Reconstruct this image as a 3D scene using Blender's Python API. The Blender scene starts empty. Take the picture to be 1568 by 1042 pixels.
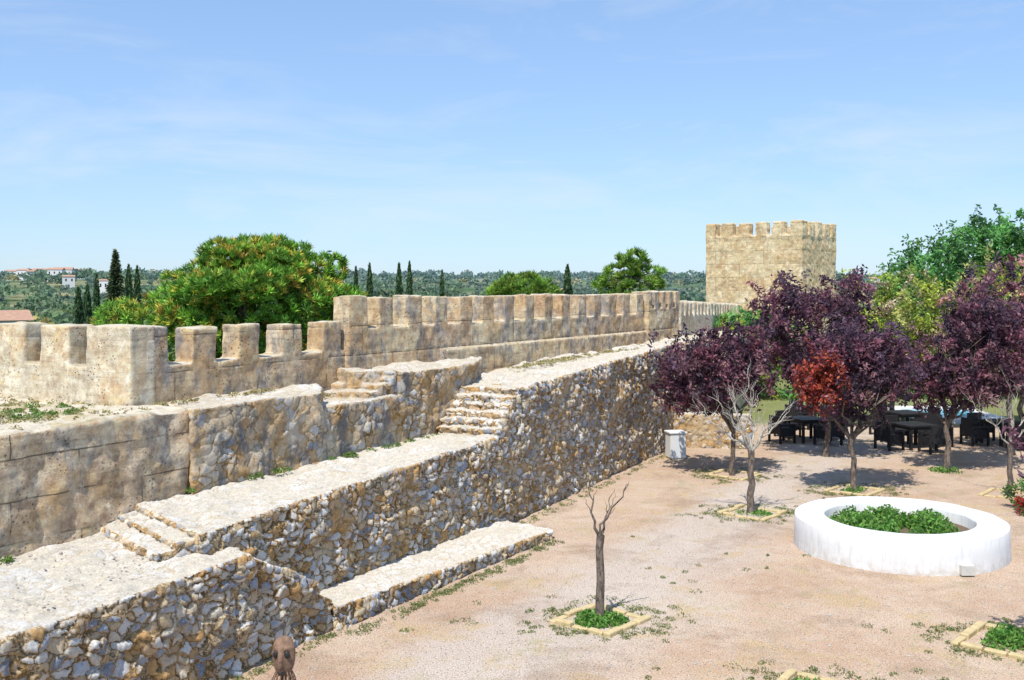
import bpy, bmesh, math, random
import numpy as np
from mathutils import Vector, Matrix, noise as mn
R = np.random.default_rng(7); random.seed(7)
scene = bpy.context.scene
COL = scene.collection

# ---------------------------------------------------------------- node helpers
class NT:
    def __init__(s, mat):
        s.t = mat.node_tree; s.t.nodes.clear()
    def n(s, typ, ins=None, **props):
        nd = s.t.nodes.new(typ)
        for k, v in props.items(): setattr(nd, k, v)
        if ins:
            for k, v in ins.items():
                if isinstance(v, bpy.types.NodeSocket): s.t.links.new(v, nd.inputs[k])
                else: nd.inputs[k].default_value = v
        return nd
    def math(s, op, a, b=0.0, c=None, clamp=False):
        ins = {0: a, 1: b}
        if c is not None: ins[2] = c
        nd = s.n('ShaderNodeMath', ins, operation=op); nd.use_clamp = clamp
        return nd.outputs[0]
    def mix(s, f, a, b, bt='MIX'):
        nd = s.n('ShaderNodeMix', None, data_type='RGBA', blend_type=bt)
        for i, v in ((0, f), (6, a), (7, b)):
            if isinstance(v, bpy.types.NodeSocket): s.t.links.new(v, nd.inputs[i])
            else: nd.inputs[i].default_value = v
        return nd.outputs[2]
    def ramp(s, f, stops, interp='LINEAR'):
        nd = s.n('ShaderNodeValToRGB', {0: f}); r = nd.color_ramp; r.interpolation = interp
        while len(r.elements) < len(stops): r.elements.new(0.5)
        for e, (p, c) in zip(r.elements, stops):
            e.position = p
            e.color = (c, c, c, 1) if isinstance(c, (int, float)) else (*c[:3], 1)
        return nd.outputs[0]
    def noise(s, vec, scale, detail=4, rough=.55, dist=0.0):
        return s.n('ShaderNodeTexNoise', {'Vector': vec, 'Scale': scale, 'Detail': detail, 'Roughness': rough, 'Distortion': dist}).outputs[0]
    def mapping(s, vec, scale=(1,1,1), rot=(0,0,0), loc=(0,0,0)):
        return s.n('ShaderNodeMapping', {0: vec, 1: loc, 2: rot, 3: scale}).outputs[0]
    def out(s, bsdf, disp=None):
        o = s.n('ShaderNodeOutputMaterial', {0: bsdf})
        if disp is not None: s.t.links.new(disp, o.inputs[2])

def newmat(name):
    m = bpy.data.materials.new(name); m.use_nodes = True
    return m, NT(m)
def c4(c): return (c[0], c[1], c[2], 1)

def simple_mat(name, col, rough=.7, var=.15, scale=8, metallic=0, bump=.2, spec=.3):
    m, t = newmat(name)
    co = t.n('ShaderNodeTexCoord').outputs['Object']
    f = t.noise(co, scale)
    c = t.mix(f, c4([x*(1-var*2) for x in col]), c4([min(1, x*(1+var)) for x in col]))
    b = t.n('ShaderNodeBump', {'Strength': bump, 'Distance': .02, 'Height': t.noise(co, scale*4)})
    p = t.n('ShaderNodeBsdfPrincipled', {'Base Color': c, 'Roughness': rough, 'Metallic': metallic, 'Normal': b.outputs[0], 'Specular IOR Level': spec})
    t.out(p.outputs[0]); return m

# -------- rubble masonry
def rubble_mat(name, scale=5.2, plaster=.0, disp=.05, toplight=(.64,.58,.48), tint=1.0, grey=0.0, zs=1.75, buried=.89, wash=.5):
    m, t = newmat(name)
    co = t.n('ShaderNodeTexCoord').outputs['Object']
    wob = t.n('ShaderNodeTexNoise', {'Vector': co, 'Scale': 4.0, 'Detail': 4})
    v1 = t.n('ShaderNodeVectorMath', {0: wob.outputs[1], 1: (.5,.5,.5)}, operation='SUBTRACT').outputs[0]
    v2 = t.n('ShaderNodeVectorMath', {0: v1, 'Scale': .28}, operation='SCALE').outputs[0]
    vec = t.n('ShaderNodeVectorMath', {0: co, 1: v2}, operation='ADD').outputs[0]
    vec = t.mapping(vec, (1,1,zs))
    vo = t.n('ShaderNodeTexVoronoi', {'Vector': vec, 'Scale': scale, 'Randomness': 1.0})
    ve = t.n('ShaderNodeTexVoronoi', {'Vector': vec, 'Scale': scale, 'Randomness': 1.0}, feature='DISTANCE_TO_EDGE')
    sep = t.n('ShaderNodeSeparateColor', {0: vo.outputs['Color']})
    rnd, rnd2, rnd3 = sep.outputs[0], sep.outputs[1], sep.outputs[2]
    k = tint
    stone = t.ramp(rnd, [(0,(.69*k,.67*k,.63*k)), (.20,(.38*k,.41*k,.46*k)), (.34,(.64*k,.58*k,.48*k)), (.48,(.26*k,.28*k,.32*k)),
                         (.57,(.73*k,.71*k,.66*k)), (.70,(.60*k,.49*k,.33*k)), (.81,(.55*k,.34*k,.15*k)), (.90,(.52*k,.54*k,.57*k))], 'CONSTANT')
    if grey > 0: stone = t.mix(grey, stone, (.40,.375,.345,1))
    fine = t.noise(co, 24, 5, .7)
    stone = t.mix(.7, stone, t.ramp(fine, [(.3,.25),(.7,.75)]), 'OVERLAY')
    big = t.noise(co, .55, 4, .6)
    mort = t.mix(t.ramp(t.noise(co,1.6,3,.6), [(.40,0),(.64,1)]), (.55,.34,.14,1), (.64,.53,.37,1))
    joint = t.ramp(ve.outputs[0], [(.05,0),(.14,1)])
    patch = t.ramp(t.noise(co, .9, 5, .65), [(.56-plaster*.3,0),(.66-plaster*.3,1)])
    cover = t.math('MULTIPLY', patch, t.math('GREATER_THAN', rnd2, .5-plaster*.5))
    cover = t.math('MAXIMUM', cover, t.math('GREATER_THAN', rnd3, buried))
    joint2 = t.math('MULTIPLY', joint, t.math('SUBTRACT', 1.0, t.math('MULTIPLY', cover, .8)))
    col = t.mix(joint2, t.mix(.6, mort, t.ramp(fine, [(.3,.3),(.7,.7)]), 'OVERLAY'), stone)
    gap = t.ramp(ve.outputs[0], [(0,.26),(.07,1)])
    gap = t.math('MAXIMUM', gap, t.math('MULTIPLY', patch, .8))
    col = t.mix(1.0, col, gap, 'MULTIPLY')
    col = t.mix(t.ramp(t.noise(co,.7,5,.65,.4), [(.48,0),(.70,wash)]), col, (.62,.42,.20,1))
    if grey > 0:
        col = t.mix(t.ramp(t.noise(t.mapping(co,(1.4,1.4,.6)),1.5,6,.7,.3), [(.51,0),(.59,.8)]), col, (.19,.195,.205,1))
        col = t.mix(t.ramp(t.noise(co,2.0,5,.7,.3), [(.54,0),(.64,.7)]), col, (.68,.61,.49,1))
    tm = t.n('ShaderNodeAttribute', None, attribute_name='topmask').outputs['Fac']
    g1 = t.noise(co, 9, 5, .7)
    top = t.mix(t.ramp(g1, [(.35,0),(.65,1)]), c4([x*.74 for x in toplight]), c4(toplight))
    vt = t.n('ShaderNodeTexVoronoi', {'Vector': t.mapping(vec,(1,1,.3)), 'Scale': 4.6}, feature='DISTANCE_TO_EDGE')
    pmask = t.ramp(t.noise(co,1.1,4,.6), [(.44,0),(.58,1)])
    pebm = t.math('MULTIPLY', t.ramp(vt.outputs[0], [(.03,0),(.09,1)]), pmask)
    top = t.mix(t.math('MULTIPLY', pmask, .5), top, (.46,.37,.25,1))
    top = t.mix(t.math('MULTIPLY', pebm, .9), top, t.mix(fine, (.48,.47,.45,1), (.76,.72,.65,1)))
    top = t.mix(t.ramp(t.noise(co,1.9,5,.7,.6), [(.56,0),(.70,.5)]), top, (.44,.34,.19,1))
    top = t.mix(.7, top, t.ramp(t.noise(co,40,3,.7), [(.3,.3),(.7,.7)]), 'OVERLAY')
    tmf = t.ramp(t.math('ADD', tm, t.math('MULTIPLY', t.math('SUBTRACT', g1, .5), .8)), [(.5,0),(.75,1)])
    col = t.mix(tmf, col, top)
    h = t.math('MULTIPLY', t.ramp(ve.outputs[0], [(0,0),(.07,.75),(.22,1)]), t.math('SUBTRACT',1.0,t.math('MULTIPLY',cover,.6)))
    h = t.math('ADD', h, t.math('MULTIPLY', rnd2, .9))
    h = t.math('MULTIPLY', h, t.math('SUBTRACT', 1.0, t.math('MULTIPLY', tm, .70)))
    h = t.math('ADD', h, t.math('MULTIPLY', t.math('MULTIPLY', pebm, tm), .35))
    h = t.math('ADD', h, t.math('MULTIPLY', fine, .4))
    h = t.math('ADD', h, t.math('MULTIPLY', big, 1.4))
    d = t.n('ShaderNodeDisplacement', {'Height': h, 'Midlevel': 1.5, 'Scale': disp})
    bp = t.n('ShaderNodeBump', {'Strength': .9, 'Distance': .025, 'Height': fine})
    p = t.n('ShaderNodeBsdfDiffuse', {'Color': col, 'Roughness': .6, 'Normal': bp.outputs[0]})
    t.out(p.outputs[0], d.outputs[0])
    m.displacement_method = 'DISPLACEMENT'
    return m

# -------- rammed earth
def earth_mat(name, base=(.50,.37,.23), light=(.58,.49,.36), dark=(.27,.23,.19), stain=.5, row=.52, bw=1.9, disp=.014, ang=0.0, line=.55, wob=.05, ms=.013):
    m, t = newmat(name)
    co = t.n('ShaderNodeTexCoord').outputs['Object']
    mp = t.mapping(co, rot=(0,0,ang))
    sx = t.n('ShaderNodeSeparateXYZ', {0: mp})
    wobble = t.math('MULTIPLY', t.math('SUBTRACT', t.noise(co, 1.6, 5, .7), .5), wob)
    cv = t.n('ShaderNodeCombineXYZ', {0: t.math('ADD', sx.outputs[0], wobble), 1: t.math('ADD', sx.outputs[2], wobble)}).outputs[0]
    br = t.n('ShaderNodeTexBrick', {'Vector': cv, 'Color1': (.36,.36,.36,1), 'Color2': (.64,.64,.64,1), 'Mortar': (.5,.5,.5,1), 'Scale': 1.0,
            'Mortar Size': ms, 'Mortar Smooth': .7, 'Brick Width': bw, 'Row Height': row})
    n1 = t.noise(co, .9, 5, .7); n2 = t.noise(co, 6, 6, .75); n3 = t.noise(co, 34, 3, .7)
    col = t.mix(t.ramp(n1, [(.38,0),(.62,1)]), c4(base), c4(light))
    col = t.mix(.7, col, br.outputs[0], 'OVERLAY')
    lay = t.noise(t.mapping(co, (.8,.8,14)), 1.4, 4, .6)
    col = t.mix(t.ramp(lay, [(.48,0),(.66,.5)]), col, c4([x*.64 for x in base]))
    streak = t.noise(t.mapping(co, (1.6,1.6,.5)), 1.7, 7, .75, .4)
    col = t.mix(t.math('MULTIPLY', t.ramp(streak, [(.49,0),(.58,1)]), stain), col, c4(dark))
    col = t.mix(t.ramp(t.noise(co, 1.3, 5, .65, .6), [(.50,0),(.64,.55)]), col, (.62,.41,.19,1))
    col = t.mix(t.ramp(t.noise(co, 3.1, 5, .7, .3), [(.54,0),(.64,.65)]), col, c4([min(1,x*1.25) for x in light]))
    col = t.mix(.85, col, t.ramp(n2, [(.32,.25),(.68,.75)]), 'OVERLAY')
    pits = t.ramp(t.n('ShaderNodeTexVoronoi', {'Vector': co, 'Scale': 15.0}).outputs[0], [(.10,0),(.28,1)])
    pitm = t.math('MAXIMUM', pits, t.ramp(t.noise(co, 2.2,2), [(.40,0),(.52,1)]))
    col = t.mix(1.0, col, t.ramp(pitm, [(0,.45),(1,1)]), 'MULTIPLY')
    brk = t.ramp(t.noise(co, 2.1, 3), [(.40,0),(.54,1)])
    lm = t.math('MULTIPLY', t.math('MULTIPLY', br.outputs[1], brk), line)
    col = t.mix(lm, col, (.14,.11,.08,1))
    tm = t.n('ShaderNodeAttribute', None, attribute_name='topmask').outputs['Fac']
    tmf = t.ramp(t.math('ADD', tm, t.math('MULTIPLY', t.math('SUBTRACT', n2, .5), .9)), [(.5,0),(.72,1)])
    top = t.mix(t.ramp(n2, [(.35,0),(.65,1)]), (.46,.40,.30,1), (.67,.60,.49,1))
    top = t.mix(t.ramp(t.noise(co,.9,5,.7), [(.50,0),(.60,.7)]), top, (.44,.36,.20,1))
    top = t.mix(t.ramp(t.noise(co,1.3,6,.75,.4), [(.58,0),(.66,.7)]), top, (.18,.20,.08,1))
    col = t.mix(tmf, col, top)
    h = t.math('ADD', t.math('MULTIPLY', n2, 1.0), t.math('MULTIPLY', n1, 1.3))
    h = t.math('SUBTRACT', h, t.math('MULTIPLY', lm, 1.4))
    d = t.n('ShaderNodeDisplacement', {'Height': h, 'Midlevel': 1.1, 'Scale': disp})
    hb = t.math('ADD', t.math('MULTIPLY', n3, .6), pitm)
    bp = t.n('ShaderNodeBump', {'Strength': .9, 'Distance': .02, 'Height': hb})
    p = t.n('ShaderNodeBsdfDiffuse', {'Color': col, 'Roughness': .6, 'Normal': bp.outputs[0]})
    t.out(p.outputs[0], d.outputs[0]); m.displacement_method = 'DISPLACEMENT'
    return m

def leaf_mat(name, trans=.35, rough=.55):
    m, t = newmat(name)
    a = t.n('ShaderNodeAttribute', None, attribute_name='Col').outputs['Color']
    p = t.n('ShaderNodeBsdfPrincipled', {'Base Color': a, 'Roughness': rough, 'Specular IOR Level': .35})
    tr = t.n('ShaderNodeBsdfTranslucent', {0: a})
    mx = t.n('ShaderNodeMixShader', {0: trans, 1: p.outputs[0], 2: tr.outputs[0]})
    t.out(mx.outputs[0]); return m

LEAF = leaf_mat('foliage_leaf', .4); NEEDLE = leaf_mat('foliage_needle', .25)
def bark_mat(name, a, b):
    m, t = newmat(name)
    co = t.n('ShaderNodeTexCoord').outputs['Object']
    f = t.noise(t.mapping(co,(1,1,.4)), 22, 5, .7, .4)
    c = t.mix(t.ramp(f, [(.35,0),(.62,1)]), c4(a), c4(b))
    bp = t.n('ShaderNodeBump', {'Strength': .8, 'Distance': .02, 'Height': f})
    p = t.n('ShaderNodeBsdfPrincipled', {'Base Color': c, 'Roughness': .9, 'Normal': bp.outputs[0], 'Specular IOR Level': .15})
    t.out(p.outputs[0]); return m
BARK = bark_mat('bark_dark', (.06,.045,.04), (.26,.21,.17))
BARKP = bark_mat('bark_pale', (.30,.26,.21), (.62,.58,.50))

# ---------------------------------------------------------------- mesh helpers
def add_obj(name, me, parent=None):
    o = bpy.data.objects.new(name, me); COL.objects.link(o)
    if parent: o.parent = parent
    return o
def np_mesh(name, V, F, mats, colors=None, smooth=False, mi=None):
    me = bpy.data.meshes.new(name)
    V = np.asarray(V, np.float32); F = np.asarray(F, np.int32)
    k = F.shape[1]
    me.vertices.add(len(V)); me.vertices.foreach_set('co', V.ravel())
    me.loops.add(F.size); me.loops.foreach_set('vertex_index', F.ravel())
    me.polygons.add(len(F))
    me.polygons.foreach_set('loop_start', np.arange(0, F.size, k, dtype=np.int32))
    me.polygons.foreach_set('loop_total', np.full(len(F), k, np.int32))
    if colors is not None:
        a = me.attributes.new('Col', 'FLOAT_COLOR', 'POINT')
        C = np.ones((len(V), 4), np.float32); C[:, :3] = colors
        a.data.foreach_set('color', C.ravel())
    me.polygons.foreach_set('use_smooth', np.full(len(F), smooth, bool))
    for mt in mats: me.materials.append(mt)
    me.update(calc_edges=True); me.validate()
    return me

def prism(bm, pts, z0, z1):
    n = len(pts)
    z1 = z1 if isinstance(z1, (list, tuple)) else [z1]*n
    area = sum(pts[i][0]*pts[(i+1)%n][1]-pts[(i+1)%n][0]*pts[i][1] for i in range(n))
    idx = list(range(n)) if area > 0 else list(range(n))[::-1]
    lo = [bm.verts.new((pts[i][0], pts[i][1], z0)) for i in idx]
    hi = [bm.verts.new((pts[i][0], pts[i][1], z1[i])) for i in idx]
    bm.faces.new(lo[::-1]); bm.faces.new(hi)
    for i in range(n):
        j = (i+1) % n
        bm.faces.new((lo[i], lo[j], hi[j], hi[i]))

def solid(name, build, mat, voxel=.05, rough=0.0, smooth=True, ang=None):
    bm = bmesh.new(); build(bm)
    bmesh.ops.triangulate(bm, faces=[f for f in bm.faces if len(f.verts) > 4])
    A = Matrix.Rotation(-ang if ang is not None else 0, 4, 'Z')
    bm.transform(A)
    me = bpy.data.meshes.new(name+'_src'); bm.to_mesh(me); bm.free()
    o = bpy.data.objects.new(name, me); COL.objects.link(o)
    md = o.modifiers.new('r', 'REMESH'); md.mode = 'VOXEL'; md.voxel_size = voxel; md.use_smooth_shade = smooth
    dg = bpy.context.evaluated_depsgraph_get(); dg.update()
    m2 = bpy.data.meshes.new_from_object(o.evaluated_get(dg))
    m2.transform(A.inverted())
    o.modifiers.clear(); o.data = m2; m2.name = name
    n = len(m2.vertices)
    nr = np.zeros(n*3, np.float32); m2.vertices.foreach_get('normal', nr); nr = nr.reshape(-1, 3)
    co = np.zeros(n*3, np.float32); m2.vertices.foreach_get('co', co); co = co.reshape(-1, 3)
    a = m2.attributes.new('topmask', 'FLOAT', 'POINT')
    a.data.foreach_set('value', np.clip((nr[:, 2]-.35)/.5, 0, 1).astype(np.float32))
    if rough > 0:
        off = np.array([mn.noise(Vector((c[0]*1.7, c[1]*1.7, c[2]*1.7)))+.6*mn.noise(Vector((c[0]*4.3, c[1]*4.3, c[2]*4.3+9))) for c in co.tolist()])
        co = co + nr*off[:, None]*rough
        m2.vertices.foreach_set('co', co.astype(np.float32).ravel())
    m2.materials.clear(); m2.materials.append(mat)
    m2.update()
    return o

def strip(a, b, s0, s1, t0, t1):
    a = Vector(a); b = Vector(b); d = (b-a).normalized(); n = Vector((-d.y, d.x))
    return [tuple(a+d*s0+n*t0), tuple(a+d*s1+n*t0), tuple(a+d*s1+n*t1), tuple(a+d*s0+n*t1)]
def angof(a, b): return math.atan2(b[1]-a[1], b[0]-a[0])

# ---------------------------------------------------------------- castle walls
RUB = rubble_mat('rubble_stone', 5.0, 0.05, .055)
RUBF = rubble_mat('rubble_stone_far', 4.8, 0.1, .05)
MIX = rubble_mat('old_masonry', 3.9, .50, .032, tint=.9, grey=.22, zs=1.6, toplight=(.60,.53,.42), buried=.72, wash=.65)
ANG = -math.atan2(.87, .49)
EARTH = earth_mat('rammed_earth', base=(.55,.42,.27), light=(.65,.55,.40), dark=(.32,.30,.28), stain=.7, ang=ANG, row=.55, bw=2.1, line=.85, ms=.017)
EARTHD = earth_mat('rammed_earth_grey', base=(.58,.42,.25), light=(.67,.55,.38), dark=(.28,.275,.28), stain=.75, ang=ANG, row=.6, bw=2.0, line=.7)
CREAM = earth_mat('lime_render', base=(.68,.58,.42), light=(.75,.68,.54), dark=(.44,.38,.31), stain=.4, ang=ANG, line=.25)
TOWER = earth_mat('tower_stone', base=(.68,.53,.31), light=(.78,.65,.43), dark=(.52,.39,.24), stain=.45, ang=math.atan2(4,4.9), row=.8, bw=3.2, disp=.02, line=.55, ms=.025)

def b_stage1(bm):
    prism(bm, [(-8.5,3.4),(-3.47,13.4),(-4.0,14.0),(-5.6,15.6),(-13.0,3.4)], -.3, 1.5)
    f = [(-3.49,13.35,1.52),(-3.12,14.1,1.12),(-2.9,14.5,.85),(-2.62,15.05,.42)]
    for a, b in zip(f, f[1:]):
        prism(bm, [(a[0],a[1]),(b[0],b[1]),(b[0]-.62,b[1]+.3),(a[0]-.62,a[1]+.3)], -.3, [a[2],b[2],b[2],a[2]])
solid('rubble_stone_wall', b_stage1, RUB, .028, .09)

def b_stage2(bm):
    prism(bm, [(-4.09,13.4),(-.26,21.22),(-2.2,22.4),(-5.9,15.6),(-5.5,15.05)], -.3, [1.78,1.92,1.92,1.8,1.8])
    e = Vector((-1.4,1.65)); o = Vector((-.76,-.65))
    a = Vector((-4.12,13.42)); b = a+e*1.15
    for k, z in ((.28,1.69),(.55,1.60)):
        p = a+o*k; q = b+o*k
        prism(bm, [tuple(a+Vector((.02,.1))), tuple(b), tuple(q), tuple(p)], 1.0, z)
    for i in range(6):
        k = .325+.0118*i
        p = Vector((-2.76+7.48*k, 16.1+15.3*k))
        prism(bm, [tuple(p), (.5,22.75), (-1.0,23.6), (p.x-1.25, p.y+.62)], -.3, 1.9+.155*(i+1))
solid('rubble_retaining_wall', b_stage2, RUB, .028, .08)

def b_stage3(bm):
    prism(bm, [(.2,22.2),(4.72,31.4),(6.9,35.8),(5.2,36.6),(-1.6,25.6),(-1.7,23.2)], -.3, [2.83,3.2,3.25,3.25,2.95,2.85])
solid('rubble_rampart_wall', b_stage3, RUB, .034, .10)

def b_ledge(bm):
    prism(bm, [(-2.55,14.9),(.8,20.4),(-.1,21.2),(-.9,20.9),(-3.3,15.9)], -.3, [.36,.17,.17,.2,.38])
solid('stone_ledge', b_ledge, RUB, .030, .05)

def b_up1(bm):
    prism(bm, [(-12.5,3.0),(-5.03,15.9),(-6.0,17.5),(-8.9,18.8),(-16,22.4),(-18,3.0)], -.5, 3.1)
solid('rammed_earth_wall', b_up1, EARTH, .045, .07, ang=angof((-12.5,3),(-5.03,15.9)))
def b_up2(bm):
    prism(bm, [(-4.93,15.84),(-3.42,18.5),(-4.0,20.5),(-6.3,17.6)], -.3, 3.12)
    prism(bm, [(-3.5,18.5),(-2.19,20.75),(-3.4,21.6),(-4.9,19.3)], -.3, 2.82)
    prism(bm, [(-2.19,20.75),(-.87,23.1),(-.72,25.2),(-3.5,20.7),(-3.1,20.3)], -.3, [3.3,3.26,3.3,3.35,3.35])
    for i, z in enumerate((3.2,3.07,2.95)):
        o = Vector((-.5,-.865))*.3*(i+1)
        a = Vector((-2.3,20.72))+o; b = Vector((-3.35,21.1))+o
        prism(bm, [tuple(a), (-2.25,20.9), (-3.3,21.3), tuple(b)], 2.5, z)
solid('masonry_terrace_wall', b_up2, MIX, .032, .07, ang=angof((-5,16),(-2.19,20.75)))

A0, B1, A1 = (-6.0,16.1), (-3.25,21.3), (-8.87,17.7)
LB = 5.88
def b_par(bm):
    L = 11.5
    d = (Vector(A1)-Vector(A0)).normalized()
    def st(s0, s1, z0, z1, th=.5):
        a = Vector(A0)+d*s0; b = Vector(A0)+d*s1
        n = Vector((.487,.873))
        prism(bm, [tuple(a), tuple(a+n*th), tuple(b+n*th), tuple(b)], z0, z1)
    st(0, L, 2.6, 3.70)
    for s0, s1 in ((0,1.04),(1.45,2.2),(2.6,3.4),(3.85,4.6),(5.0,5.8),(6.2,7.0),(7.4,8.2),(8.6,9.4)):
        st(s0, s1, 3.6, 4.38+random.uniform(-.02,.02))
solid('battlement_wall', b_par, CREAM, .028, .03, ang=angof(A0, A1))
def b_par2(bm):
    prism(bm, strip(A0, B1, .02, LB, 0, .47), 2.6, 3.72)
    prism(bm, strip(A0, B1, .02, .133*LB, .0, .47), 3.6, 4.36)
    for k0, k1 in ((.227,.321),(.413,.506),(.612,.709),(.818,.915)):
        prism(bm, strip(A0, B1, k0*LB, k1*LB, 0, .42), 3.6, 4.33+random.uniform(-.03,.03))
    prism(bm, strip(A0, B1, .955*LB, 1.05*LB, 0, .42), 3.6, 4.22)
solid('crenellated_parapet', b_par2, EARTHD, .027, .03, ang=angof(A0, B1))

LW0, LW1 = (-3.32,20.9), (5.54,35.3)
def b_lw(bm):
    prism(bm, strip(LW0, LW1, 0, 16.9, 0, .45), 2.2, 4.13)
    prism(bm, strip(LW0, LW1, 3.2, 16.9, -.06, .2), 2.2, 3.55)
    s = 0; i = 0
    while s < 14.6:
        w = .50 if i else .6
        w += random.uniform(-.03,.03)
        prism(bm, strip(LW0, LW1, s, s+w, 0, .45), 4.0, 4.8+random.uniform(-.03,.02))
        s += 1.0 if i else .98
        i += 1
    prism(bm, strip(LW0, LW1, 14.6, 17.2, -.12, .5), 2.2, 4.3)
    s = 14.6
    while s < 17.1:
        prism(bm, strip(LW0, LW1, s, s+.34, -.12, .5), 4.0, 4.86); s += .57
solid('crenellated_long_wall', b_lw, EARTHD, .032, .03, ang=angof(LW0, LW1))

FW0, FW1 = (6.1,36.9), (13.4,60.5)
def b_fw(bm):
    Lf = (Vector(FW1)-Vector(FW0)).length
    a = strip(FW0, FW1, 0, Lf, 0, .5)
    prism(bm, a, -1, [4.0,3.45,3.45,4.0])
    prism(bm, strip(FW0, FW1, 0, Lf, -1.6, .1), -1, [3.2,2.7,2.7,3.2])
    s = 0
    while s < Lf-.8:
        z = 4.5-.5*s/Lf
        prism(bm, strip(FW0, FW1, s, s+.75, 0, .5), 3.2, z); s += 1.25
solid('distant_rampart_wall', b_fw, CREAM, .07, .03, ang=angof(FW0, FW1))

def b_tower(bm):
    N=(17,60); L_=(12.1,64); Rr=(20.2,63.8); K=(15.3,67.8)
    prism(bm, [N,Rr,K,L_], -1.5, 8.0)
    def ring(a, b, n, w, g):
        for i in range(n):
            s0 = i*(w+g)
            prism(bm, strip(a, b, s0, s0+w, -.02, .55), 7.9, 8.92+random.uniform(-.04,.04))
    prism(bm, strip(L_, N, 0, 6.3, -.02, .5), 7.9, 8.12)
    prism(bm, strip(N, Rr, 0, 4.95, -.02, .5), 7.9, 8.15)
    prism(bm, strip(Rr, K, 0, 6.3, -.02, .5), 7.9, 8.12)
    prism(bm, strip(K, L_, 0, 4.95, -.02, .5), 7.9, 8.12)
    ring(L_, N, 6, .72, .40); ring(N, Rr, 5, .76, .29); ring(Rr, K, 6, .72, .40); ring(K, L_, 5, .76, .29)
solid('stone_castle_tower', b_tower, TOWER, .065, .04, ang=angof((12.1,64),(17,60)))

def b_low(bm):
    prism(bm, [(4.7,32.0),(7.4,31.6),(7.45,32.1),(4.7,32.6)], -.2, 1.05)
solid('low_stone_wall', b_low, RUBF, .05, .03)

# ---------------------------------------------------------------- terrain
def smooth(x): x = np.clip(x, 0, 1); return x*x*(3-2*x)
def vnoise(x, y, s, seed=0):
    return np.array([mn.fractal(Vector((a/s+seed, b/s, seed*1.7)), 1.0, 2.0, 4) for a, b in zip(x.tolist(), y.tolist())])
def terrain_z(x, y, fine=True):
    x = np.asarray(x, float); y = np.asarray(y, float)
    c = x*.87-y*.49
    o = np.maximum.reduce([smooth((-c-27)/30), smooth((y-72)/45), smooth((x-48)/40)])
    r = np.hypot(x, y)
    n = vnoise(x, y, 320, 3.3)
    hill = smooth((r-260)/650)*(17+9*n)+smooth((r-1200)/1500)*(16+6*n)
    return -9*o+hill*(o > .01)
G = 330
u = np.linspace(-1, 1, G)
sx_ = 3800*np.sinh(6.2*u)/np.sinh(6.2)
X, Y = np.meshgrid(sx_+6, sx_+24)
Xf, Yf = X.ravel(), Y.ravel()
Z = terrain_z(Xf, Yf)
ii = np.arange(G*G).reshape(G, G)
F = np.stack([ii[:-1,:-1], ii[:-1,1:], ii[1:,1:], ii[1:,:-1]], -1).reshape(-1, 4)
c_ = Xf*.87-Yf*.49
outm = np.maximum.reduce([smooth((-c_-16)/3), smooth((Yf-66)/8), smooth((Xf-44)/8)])
lawn = smooth((Yf-36.5)/1.5)*(1-outm)
colr = np.stack([outm, lawn, smooth((np.hypot(Xf,Yf)-300)/1900)], -1)  # third channel: distance mask for the painted haze
gm, t = newmat('ground_dirt')
co = t.n('ShaderNodeTexCoord').outputs['Object']
at = t.n('ShaderNodeAttribute', None, attribute_name='Col').outputs['Color']
sp = t.n('ShaderNodeSeparateColor', {0: at})
n1 = t.noise(co, .35, 5, .6); n2 = t.noise(co, 2.4, 6, .7); n3 = t.noise(co, 45, 3, .75)
col = t.mix(t.ramp(n1, [(.38,0),(.62,1)]), (.43,.295,.205,1), (.50,.385,.29,1))
col = t.mix(t.ramp(n2, [(.45,0),(.7,.6)]), col, (.54,.44,.345,1))
cxy = t.n('ShaderNodeVectorMath', {0: co, 1: (.87,-.49,0)}, operation='DOT_PRODUCT').outputs['Value']
cxy = t.math('ADD', cxy, t.math('MULTIPLY', t.math('SUBTRACT', t.noise(co,.5,5,.6), .5), 2.4))
pth = t.math('MULTIPLY', t.ramp(t.math('MULTIPLY_ADD', cxy, .1, 1.0), [(.16,0),(.24,1)]), t.ramp(t.math('MULTIPLY_ADD', cxy, .1, 1.0), [(.38,1),(.52,0)]))
col = t.mix(t.math('MULTIPLY', pth, .55), col, (.50,.455,.41,1))
col = t.mix(t.ramp(t.noise(co,.9,5,.65,.5), [(.54,0),(.65,.55)]), col, (.45,.33,.17,1))
col = t.mix(t.ramp(t.noise(co,.6,6,.7,.3), [(.52,0),(.64,.5)]), col, (.27,.185,.125,1))
pe = t.n('ShaderNodeTexVoronoi', {'Vector': co, 'Scale': 30.0, 'Randomness': 1.0})
ps = t.n('ShaderNodeSeparateColor', {0: pe.outputs[1]})
pm = t.math('MULTIPLY', t.ramp(pe.outputs[0], [(.18,1),(.36,0)]), t.math('GREATER_THAN', ps.outputs[0], .5))
pc = t.mix(ps.outputs[1], (.16,.12,.09,1), (.78,.73,.66,1))
col = t.mix(t.math('MULTIPLY', pm, .9), col, pc)
col = t.mix(.95, col, t.ramp(n3, [(.3,.2),(.7,.8)]), 'OVERLAY')
wd = t.math('MULTIPLY', t.ramp(t.noise(co, .55, 7, .75, .3), [(.54,0),(.63,1)]), t.ramp(n2, [(.45,0),(.58,1)]))
col = t.mix(t.math('MULTIPLY', wd, .5), col, (.30,.28,.12,1))
grass = t.mix(n2, (.06,.12,.02,1), (.18,.24,.06,1))
col = t.mix(t.math('MULTIPLY', sp.outputs[1], .75), col, grass)
field = t.mix(t.ramp(t.noise(co, .012, 4), [(.42,0),(.58,1)]), (.08,.13,.05,1), (.28,.26,.14,1))
field = t.mix(t.ramp(t.noise(co, .08, 5, .7), [(.45,0),(.6,.7)]), field, (.06,.10,.05,1))
col = t.mix(sp.outputs[0], col, field)
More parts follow.
